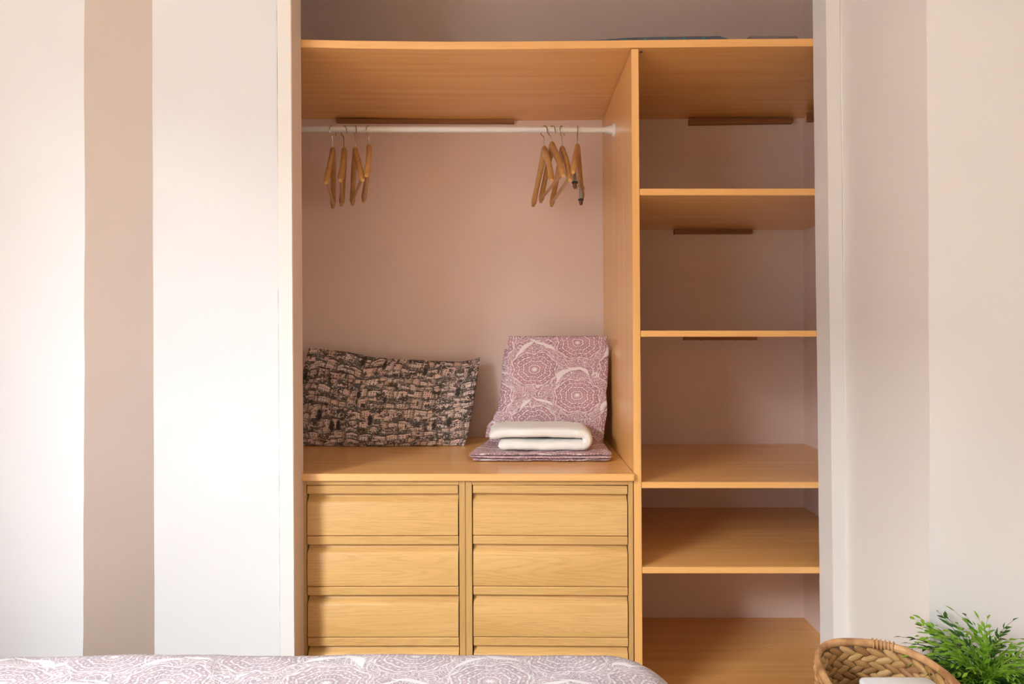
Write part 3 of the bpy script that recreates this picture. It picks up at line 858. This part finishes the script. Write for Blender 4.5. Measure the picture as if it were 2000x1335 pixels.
# white towel folded in two, closed fold on the right
def towel():
    D = 2.195; zb = ZC1+.0272
    xa, xb = xx(955, D), xx(1160, D); NY = 34
    # centre line of the cloth in the x-z plane: lower layer left end -> right fold -> upper layer left end
    h1 = .0180; zl = zb+h1; zu = zl+.0385; R_ = (zu-zl)/2
    def cl(s):
        La = (xb-R_-h1)-xx(973, D); arc = PI*R_; Lb = (xb-R_-h1)-xa; T = La+arc+Lb; d = s*T
        if d < La:
            x = xx(973, D)+d; sag = 0
            return Vector((x, 0, zl+.0012*math.sin(d*30))), Vector((0, 0, -1)), d
        if d < La+arc:
            q = (d-La)/R_
            return Vector((xb-R_-h1+math.sin(q)*R_, 0, zl+R_-math.cos(q)*R_)), Vector((math.sin(q), 0, -math.cos(q))), d
        e = d-La-arc; x = xb-R_-h1-e
        f = e/Lb
        return Vector((x, 0, zu+.0035*math.sin(PI*f)+.003*(1-f)*0-.010*max(0, (f-.80)/.2)**2)), Vector((0, 0, 1)), d
    bm = bmesh.new(); NS = 120; n = NY*2
    rings = []
    for i in range(NS+1):
        c, nn, d = cl(i/NS); s = i/NS
        e = min(1, min(s, 1-s)/.03); e = math.sqrt(max(0, 1-(1-e)**2))*.86+.14
        h = .0180*e
        P = []
        y0 = D+.006*fbm(d*7, 1, 2)+(.006 if s > .55 else 0); y1 = D+.190
        for k in range(n):
            q = 2*PI*k/n; cy, cz = -math.cos(q), math.sin(q)
            y = (y0+y1)/2+(y1-y0)/2*math.copysign(abs(cy)**.35, cy)
            a = h*math.copysign(abs(cz)**.7, cz)
            p = c+nn*a; p.y = y
            p += nn*(.0022*fbm(d*14, y*14, 3 if cz > 0 else 9)+.0008*fbm(d*60, y*60, 3))
            if s > .9: p.x += .006*fbm(y*20, 5, 5)
            p.z = max(p.z, zb)
            P.append(bm.verts.new(p))
        rings.append(P)
    for A, Bq in zip(rings, rings[1:]):
        for k in range(n): bm.faces.new((A[k], A[(k+1) % n], Bq[(k+1) % n], Bq[k]))
    bm.faces.new(rings[0][::-1]); bm.faces.new(rings[-1])
    o = obj('towel', bm, M['towel'], sharp=75)
    tag(o, 'thick white towel folded in two on the paisley linen', 'towel')
towel()
# flat cloths on the top shelf
def heap(name, mat, p0, p1, D0, D1, topfn, label, cat):
    bm = bmesh.new(); x0, x1 = xx(p0, D0), xx(p1, D0); NU, NV = 60, 14
    Tq, Bq = [], []
    for i in range(NU+1):
        a, c = [], []
        for j in range(NV+1):
            s, t = i/NU, j/NV; x = x0+(x1-x0)*s; y = D0+(D1-D0)*t
            base = zz(interp(VX+x/YD*F, TP), YD)+.0006
            e = min(1, min(t, 1-t)/.12); e = math.sqrt(max(0, 1-(1-e)**2))
            h = max(.0004, topfn(s)*(e*.9+.1)+.0015*fbm(x*12, y*12, 3)*e)
            a.append(bm.verts.new((x, y, base+h))); c.append(bm.verts.new((x, y, base)))
        Tq.append(a); Bq.append(c)
    for V, fl in ((Tq, False), (Bq, True)):
        for i in range(NU):
            for j in range(NV):
                q = [V[i][j], V[i+1][j], V[i+1][j+1], V[i][j+1]]; bm.faces.new(q[::-1] if fl else q)
    for i in range(NU):
        for j in (0, NV): bm.faces.new((Tq[i][j], Tq[i+1][j], Bq[i+1][j], Bq[i][j]))
    for j in range(NV):
        for i in (0, NU): bm.faces.new((Tq[i][j], Tq[i][j+1], Bq[i][j+1], Bq[i][j]))
    tag(obj(name, bm, mat, sharp=60), label, cat)
heap('folded_blanket', M['check'], 1085, 1440, 2.04, 2.40, lambda s: .024+.015*min(1, s*2.2)*min(1, (1-s)*12), 'blue-grey checked blanket lying flat on the top shelf', 'blanket')
heap('folded_cloth', M['mauve_grey'], 1450, 1562, 2.04, 2.30, lambda s: .034*min(1, s*6)**.5, 'dark greyish cloth at the right end of the top shelf', 'cloth')

# ---------------------------------------------------------------- bed in the foreground
BXL, BXR, BY0, BY1, BZT = -1.75, .340, .12, 1.475, .581
t = empty('bed', ((BXL+BXR)/2, (BY0+BY1)/2, 0)); tag(t, 'bed in the foreground below the closet, seen by its edge', 'bed'); O = t.location.copy()
def bpart(nm, bm, mat, **k):
    for v in bm.verts: v.co -= O
    return obj(nm, bm, mat, t, **k)
b = bmesh.new(); box(b, BXL+.05, BXR-.05, BY0+.05, BY1-.05, .16, .26, .004); bpart('bed_base', b, M['dark_wood'])
for x in (BXL+.12, BXR-.12):
    for y in (BY0+.12, BY1-.12):
        b = bmesh.new(); tube(b, [(x, y, 0), (x, y, .16)], [.022, .03], 14); bpart('leg', b, M['dark_wood'])
b = bmesh.new(); box(b, BXL+.03, BXR-.045, BY0+.04, BY1-.04, .2605, .50, .03); bpart('mattress', b, M['sheet'])
def duvet():
    bm = bmesh.new(); uvl = bm.loops.layers.uv.new('UVMap'); R_ = .085; dropL = .24
    Lx, Ly = BXR-BXL, BY1-BY0
    def prof(a, L):                       # unrolled coordinate 0..T -> (pos, drop)
        arc = R_*PI/2; T = L-2*R_+2*arc+2*dropL
        a0 = dropL; a1 = a0+arc; a2 = a1+L-2*R_; a3 = a2+arc
        if a < a0: return 0-.0*(a0-a), R_+(a0-a)
        if a < a1: q = (a-a0)/R_; return R_-R_*math.cos(q), R_-R_*math.sin(q)
        if a < a2: return R_+(a-a1), 0
        if a < a3: q = (a-a2)/R_; return L-R_+R_*math.sin(q), R_-R_*math.cos(q)
        return L, R_+(a-a3)
    Tx = Lx-2*R_+R_*PI+2*dropL; Ty = Ly-2*R_+R_*PI+2*dropL
    NU, NV = 330, 190; V = []
    for i in range(NU+1):
        r = []
        for j in range(NV+1):
            a, c = Tx*i/NU, Ty*(1-(1-j/NV)**1.35)
            px_, dx_ = prof(a, Lx); py_, dy_ = prof(c, Ly)
            x = BXL+px_; y = BY0+py_
            dr = math.sqrt(dx_*dx_+dy_*dy_) if max(dx_, dy_) < R_ else max(dx_, dy_)
            # corner rounding in plan
            ex = max(0, x-(BXR-.17)); ey = max(0, y-(BY1-.17))
            if ex > 0 and ey > 0:
                m = math.hypot(ex, ey)
                k = max(ex, ey)/m
                x = BXR-.17+ex*k; y = BY1-.17+ey*k
            z = BZT-dr
            tt = max(0, 1-dr/.2)
            w_ = .006*fbm(x*3.1, y*3.1, 2)+.0022*fbm(x*13, y*13, 4)
            z += w_*tt*.8+.004*math.exp(-((y-BY1+.09)/.05)**2)*tt
            z -= .006*max(0, (-x-.6))*tt+.030*max(0, (x-.16)/.19)**2*tt
            if dr > R_: 
                y += .008*math.sin(a*26)*min(1, (dr-R_)/.1)*(1 if dy_ >= dx_ else 0); x += .008*math.sin(c*26)*min(1, (dr-R_)/.1)*(1 if dx_ > dy_ else 0)
            r.append(bm.verts.new((x, y, z)))
        V.append(r)
    grid_uv(bm, uvl, V, NU, NV, lambda i, j: (Tx*i/NU+.03, Ty*(1-(1-j/NV)**1.35)))
    for v in bm.verts: v.co -= O
    o = obj('duvet', bm, M['paisley_bed'], t, keep=True, sharp=180)
    md = o.modifiers.new('thick', 'SOLIDIFY'); md.thickness = .012; md.offset = -1
duvet()

# ---------------------------------------------------------------- side table, basket, plant
TZ = .470
t = empty('side_table', (.98, 1.26, 0)); tag(t, 'small side table under the basket and plant', 'table')
b = bmesh.new(); box(b, -.44, .40, -.24, .24, TZ-.022, TZ-.0006, .003); obj('tabletop', b, M['dark_wood'], t)
for x in (-.40, .36):
    for y in (-.2, .2):
        b = bmesh.new(); tube(b, [(x, y, 0), (x, y, TZ-.0225)], [.014, .019], 12); obj('leg', b, M['dark_wood'], t)

BC = Vector((.696, 1.268, TZ)); BH = .600-.0+0-TZ  # rim 0.65 m below the eye
BH = .596-TZ; RA, RB, ROT, SN = .117, .170, math.radians(-9), 2.5
def rimpt(q, k=1.0, z=0.0):
    c, s = math.cos(q), math.sin(q)
    x = RA*k*math.copysign(abs(c)**(2/SN), c); y = RB*k*math.copysign(abs(s)**(2/SN), s)
    return Vector((x*math.cos(ROT)-y*math.sin(ROT), x*math.sin(ROT)+y*math.cos(ROT), z))
# arc-length table
TAB = [rimpt(2*PI*i/720) for i in range(721)]; CUM = [0]
for a, c in zip(TAB, TAB[1:]): CUM.append(CUM[-1]+(c-a).length)
PER = CUM[-1]
def q_at(f):
    d = (f % 1)*PER; lo, hi = 0, 720
    while hi-lo > 1:
        m = (lo+hi)//2
        if CUM[m] <= d: lo = m
        else: hi = m
    return 2*PI*(lo+(d-CUM[lo])/(CUM[hi]-CUM[lo]))/720
bk = empty('wicker_basket', BC); tag(bk, 'brown woven wicker basket with a smooth rim beside the green plant', 'basket')
def rows_shell(k0, k1, z0, z1, n=96, m=8):
    b = bmesh.new(); R = []
    for j in range(m+1):
        f = j/m; R.append([b.verts.new(rimpt(2*PI*i/n, k0+(k1-k0)*f, z0+(z1-z0)*f)) for i in range(n)])
    return b, R, n
b, R, n = rows_shell(.90, .975, .004, BH-.006)
for A, Bq in zip(R, R[1:]):
    for i in range(n): b.faces.new((A[i], A[(i+1) % n], Bq[(i+1) % n], Bq[i]))
b.faces.new(R[0][::-1])
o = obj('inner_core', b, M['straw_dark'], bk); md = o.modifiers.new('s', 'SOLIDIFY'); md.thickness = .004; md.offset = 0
# rim: a smooth wrapped band with a few lashings
def straw_plain():
    g = G('rim_cane'); v = g.coords('Object'); f = g.noise(g.coords('Object', (8, 8, 60)), 6, 3, .6); h = g.noise(v, 28, 2, .5)
    g.col(g.mix(g.ss(h, .35, .7), g.mix(f, (.50, .26, .10), (.66, .40, .19)), (.30, .13, .05))); g.rough(.45, .4); g.bump(f, .4, .001); return g.m
M['rim'] = straw_plain()
b = bmesh.new(); n = 120; R = []
for i in range(n):
    q = 2*PI*i/n; p = rimpt(q, 1.0, BH); p2 = rimpt(q+.01, 1.0, BH); tn = (p2-p).normalized(); sd = tn.cross(Vector((0, 0, 1)))
    wob = 1+.10*noise.noise(Vector((i*.2, 0, 0)))
    R.append([b.verts.new(p+sd*math.cos(a)*.0062*wob+Vector((0, 0, math.sin(a)*.0085*wob))) for a in [2*PI*k/10 for k in range(10)]])
for i in range(n):
    A, Bq = R[i], R[(i+1) % n]
    for k in range(10): b.faces.new((A[k], A[(k+1) % 10], Bq[(k+1) % 10], Bq[k]))
obj('rim', b, M['rim'], bk)
def leafy_strand(L, W, T):
    b = bmesh.new(); n = 8; R = []
    for i in range(n+1):
        s = i/n; w_ = W*math.sin(PI*(.08+.84*s))**.75; th = T*math.sin(PI*(.08+.84*s))**.6
        x = (s-.5)*L
        R.append([b.verts.new((x, math.cos(a)*th, math.sin(a)*w_+.10*L*(s-.5)**2)) for a in [2*PI*k/8 for k in range(8)]])
    for A, Bq in zip(R, R[1:]):
        for k in range(8): b.faces.new((A[k], A[(k+1) % 8], Bq[(k+1) % 8], Bq[k]))
    b.faces.new(R[0][::-1]); b.faces.new(R[-1])
    bmesh.ops.recalc_face_normals(b, faces=b.faces)
    me = bpy.data.meshes.new('strand'); b.to_mesh(me); b.free()
    me.polygons.foreach_set('use_smooth', [True]*len(me.polygons)); me.materials.append(M['straw']); return me
ST = [leafy_strand(.038, .0084, .0056), leafy_strand(.035, .0090, .0052), leafy_strand(.040, .0078, .0055)]
random.seed(4); NR = 7; NC = 32; cnt = 0
for r in range(NR):
    z = BH-.016-r*.0122
    if z < .01: break
    k = .90+.075*(z/BH)
    for c in range(NC):
        f = (c+(.5 if r % 2 else 0))/NC; q = q_at(f); p = rimpt(q, k-.008, z+random.uniform(-.0008, .0008)); tn = (rimpt(q+.02, k, z)-rimpt(q-.02, k, z)).normalized()
        o = link('strand', ST[random.randrange(3)], None, bk, p)
        tilt = (.40 if r % 2 else -.40)+random.uniform(-.12, .12)
        o.rotation_euler = Matrix.Rotation(math.atan2(tn.y, tn.x), 3, 'Z').to_euler(); 
        o.rotation_euler = (Matrix.Rotation(math.atan2(tn.y, tn.x), 3, 'Z') @ Matrix.Rotation(tilt, 3, 'Y')).to_euler()
        cnt += 1
# upright stakes low on the inside
for c in range(44):
    q = q_at((c+.5)/44); k = .885+.05*random.random()*.3
    bb = bmesh.new(); tube(bb, [rimpt(q, k-.01, .004), rimpt(q, k+.01, .034), rimpt(q, k+.016, BH-.016-6.5*.0122)], [.0038, .0046, .0036], 6)
    obj('stake', bb, M['straw'], bk)
# outer weave: one joined skin (its strands lie mostly out of view)
b = bmesh.new()
for r in range(10):
    z = BH-.014-r*.0122
    if z < .005: break
    k = .955+.06*(z/BH)
    n = 160; R = []
    for i in range(n):
        q = 2*PI*i/n; rr = .0055+.0012*math.sin(i*PI/2.5+(r % 2)*PI)
        p = rimpt(q, k+.004, z); tn = (rimpt(q+.01, k, z)-rimpt(q-.01, k, z)).normalized(); sd = tn.cross(Vector((0, 0, 1)))
        R.append([b.verts.new(p+sd*math.cos(a)*rr+Vector((0, 0, math.sin(a)*rr*1.1))) for a in [2*PI*j/6 for j in range(6)]])
    for i in range(n):
        A, Bq = R[i], R[(i+1) % n]
        for j in range(6): b.faces.new((A[j], A[(j+1) % 6], Bq[(j+1) % 6], Bq[j]))
o = obj('outer_weave', b, M['rim'], bk); o['kind'] = 'stuff'
# lashings near the back of the rim
for i, f in enumerate((.185, .193, .201, .209, .217, .225)):
    q = q_at(f); p = rimpt(q, 1.0, BH); tn = (rimpt(q+.01)-rimpt(q-.01)).normalized(); sd = tn.cross(Vector((0, 0, 1)))
    b = bmesh.new(); tube(b, [p+sd*math.cos(a)*.0082+Vector((0, 0, math.sin(a)*.0105)) for a in [2*PI*k/16 for k in range(17)]], .0016, 6, caps=False)
    obj('lashing', b, M['rim'], bk)
# white box standing in the basket
b = bmesh.new(); bw0, bw1 = xx(1672, 1.335), xx(1814, 1.335)
zt_ = zz(1320, 1.335); b2 = []
def rrect(cx, cy, hw, hd, r, n=8):
    P = []
    for (sx, sy, a0) in ((1, 1, 0), (-1, 1, PI/2), (-1, -1, PI), (1, -1, 3*PI/2)):
        for k in range(n+1):
            a = a0+PI/2*k/n; P.append((cx+sx*(hw-r)+r*math.cos(a), cy+sy*(hd-r)+r*math.sin(a)))
    return P
R = []
cx, cy, hw, hd = (bw0+bw1)/2, 1.335-.062, (bw1-bw0)/2, .062
for (z, ins) in ((TZ+.0065, .002), (TZ+.0085, 0), (zt_-.004, 0), (zt_-.0012, .0012), (zt_, .004)):
    R.append([b.verts.new((x, y, z)) for x, y in rrect(cx, cy, hw-ins, hd-ins, .016-ins*.5)])
n = len(R[0])
for A, Bq in zip(R, R[1:]):
    for k in range(n): b.faces.new((A[k], A[(k+1) % n], Bq[(k+1) % n], Bq[k]))
b.faces.new(R[0][::-1]); b.faces.new(R[-1])
tag(obj('storage_box', b, M['white_plastic'], sharp=50), 'white box with rounded corners standing inside the wicker basket', 'box')

# plant
PC = Vector((.930, 1.36, TZ)); PH = .085
pt_ = empty('potted_plant', PC); tag(pt_, 'bushy green potted plant with small pointed leaves, right of the basket', 'plant')
b = bmesh.new(); prof = [(.0, .040), (.003, .043), (PH-.01, .055), (PH-.01, .059), (PH, .059), (PH, .054), (PH-.012, .053)]
R = [[b.verts.new((r*math.cos(2*PI*k/36), r*math.sin(2*PI*k/36), z)) for k in range(36)] for z, r in prof]
for A, Bq in zip(R, R[1:]):
    for k in range(36): b.faces.new((A[k], A[(k+1) % 36], Bq[(k+1) % 36], Bq[k]))
b.faces.new(R[0][::-1]); obj('pot', b, M['pot'], pt_)
b = bmesh.new(); vs = [b.verts.new((.0532*math.cos(2*PI*k/30), .0532*math.sin(2*PI*k/30), PH-.012)) for k in range(30)]
c = b.verts.new((0, 0, PH-.004))
for k in range(30): b.faces.new((vs[k], vs[(k+1) % 30], c))
obj('moss', b, M['soil'], pt_)
def frond_mesh(L, seed, mat, bend):
    rnd = random.Random(seed); b = bmesh.new()
    path = []
    for i in range(13):
        s = i/12; path.append(Vector((L*(s*math.cos(bend*s*.5)), 0, L*s*math.sin(-bend*s*s*.7))))
    tube(b, path, [.0010-.0006*i/12 for i in range(13)], 4)
    def leaf(p, d, nrm, ln, wd):
        side = d.cross(nrm).normalized(); nrm = side.cross(d)
        prof = [(0, .12), (.25, .8), (.5, 1), (.75, .62), (1, .02)]
        Lv = []
        for s, w_ in prof:
            c = p+d*ln*s+nrm*(-.18*ln*s*s)
            Lv.append([b.verts.new(c-side*wd*w_+nrm*wd*.25*w_), b.verts.new(c), b.verts.new(c+side*wd*w_+nrm*wd*.25*w_)])
        for A, Bq in zip(Lv, Lv[1:]):
            b.faces.new((A[0], A[1], Bq[1], Bq[0])); b.faces.new((A[1], A[2], Bq[2], Bq[1]))
    for i in range(2, 13, 1 if L < .1 else 2):
        p = path[i] if i < 12 else path[12]; tn = (path[min(i+1, 12)]-path[i-1]).normalized()
        for sgn in (-1, 1) if i < 12 else (0,):
            roll = rnd.uniform(-.8, .8)
            d = (tn*math.cos(.55)+Vector((0, sgn*math.cos(roll), math.sin(roll)*sgn)).normalized()*math.sin(.55)*(1 if sgn else 0)).normalized()
            leaf(p, d, Vector((0, .15, 1)).normalized(), rnd.uniform(.021, .029)*(1.1 if i < 9 else .85), rnd.uniform(.0030, .0042))
    bmesh.ops.recalc_face_normals(b, faces=b.faces)
    me = bpy.data.meshes.new('frond'); b.to_mesh(me); b.free(); me.materials.append(M[mat]); return me
FM = [frond_mesh(.150, i, 'leaf_bright' if i < 4 else 'leaf_dark', (.5, .9, .2, .7, .5, .9, .3)[i]) for i in range(7)]
random.seed(11)
NF = 150
for i in range(NF):
    f = (i+.5)/NF
    el = math.acos(1-f*1.12) if f*1.12 < 1.99 else 1.6     # polar angle from straight up
    el = min(el, 1.32); az = i*2.399963+random.uniform(-.3, .3)
    d = Vector((math.sin(el)*math.cos(az), math.sin(el)*math.sin(az), math.cos(el)))
    # mostly bright fronds in the middle, more dark ones towards the side
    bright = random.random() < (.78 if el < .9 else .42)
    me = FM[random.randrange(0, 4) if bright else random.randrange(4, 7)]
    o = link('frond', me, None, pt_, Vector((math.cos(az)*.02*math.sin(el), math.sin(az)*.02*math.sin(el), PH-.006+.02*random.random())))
    sc = random.uniform(.62, .90)*(1.0 if el < .8 else 1.16)*(.80 if d.x < -.5 and el > .6 else 1)
    xax = d; up = Vector((0, 0, 1)) if abs(d.z) < .97 else Vector((math.cos(az), math.sin(az), 0))
    yax = up.cross(xax).normalized(); zax = xax.cross(yax)
    m = Matrix((xax, yax, zax)).transposed()
    o.rotation_euler = (m @ Matrix.Rotation(random.uniform(-.5, .5), 3, 'X')).to_euler(); o.scale = (sc, sc, sc)
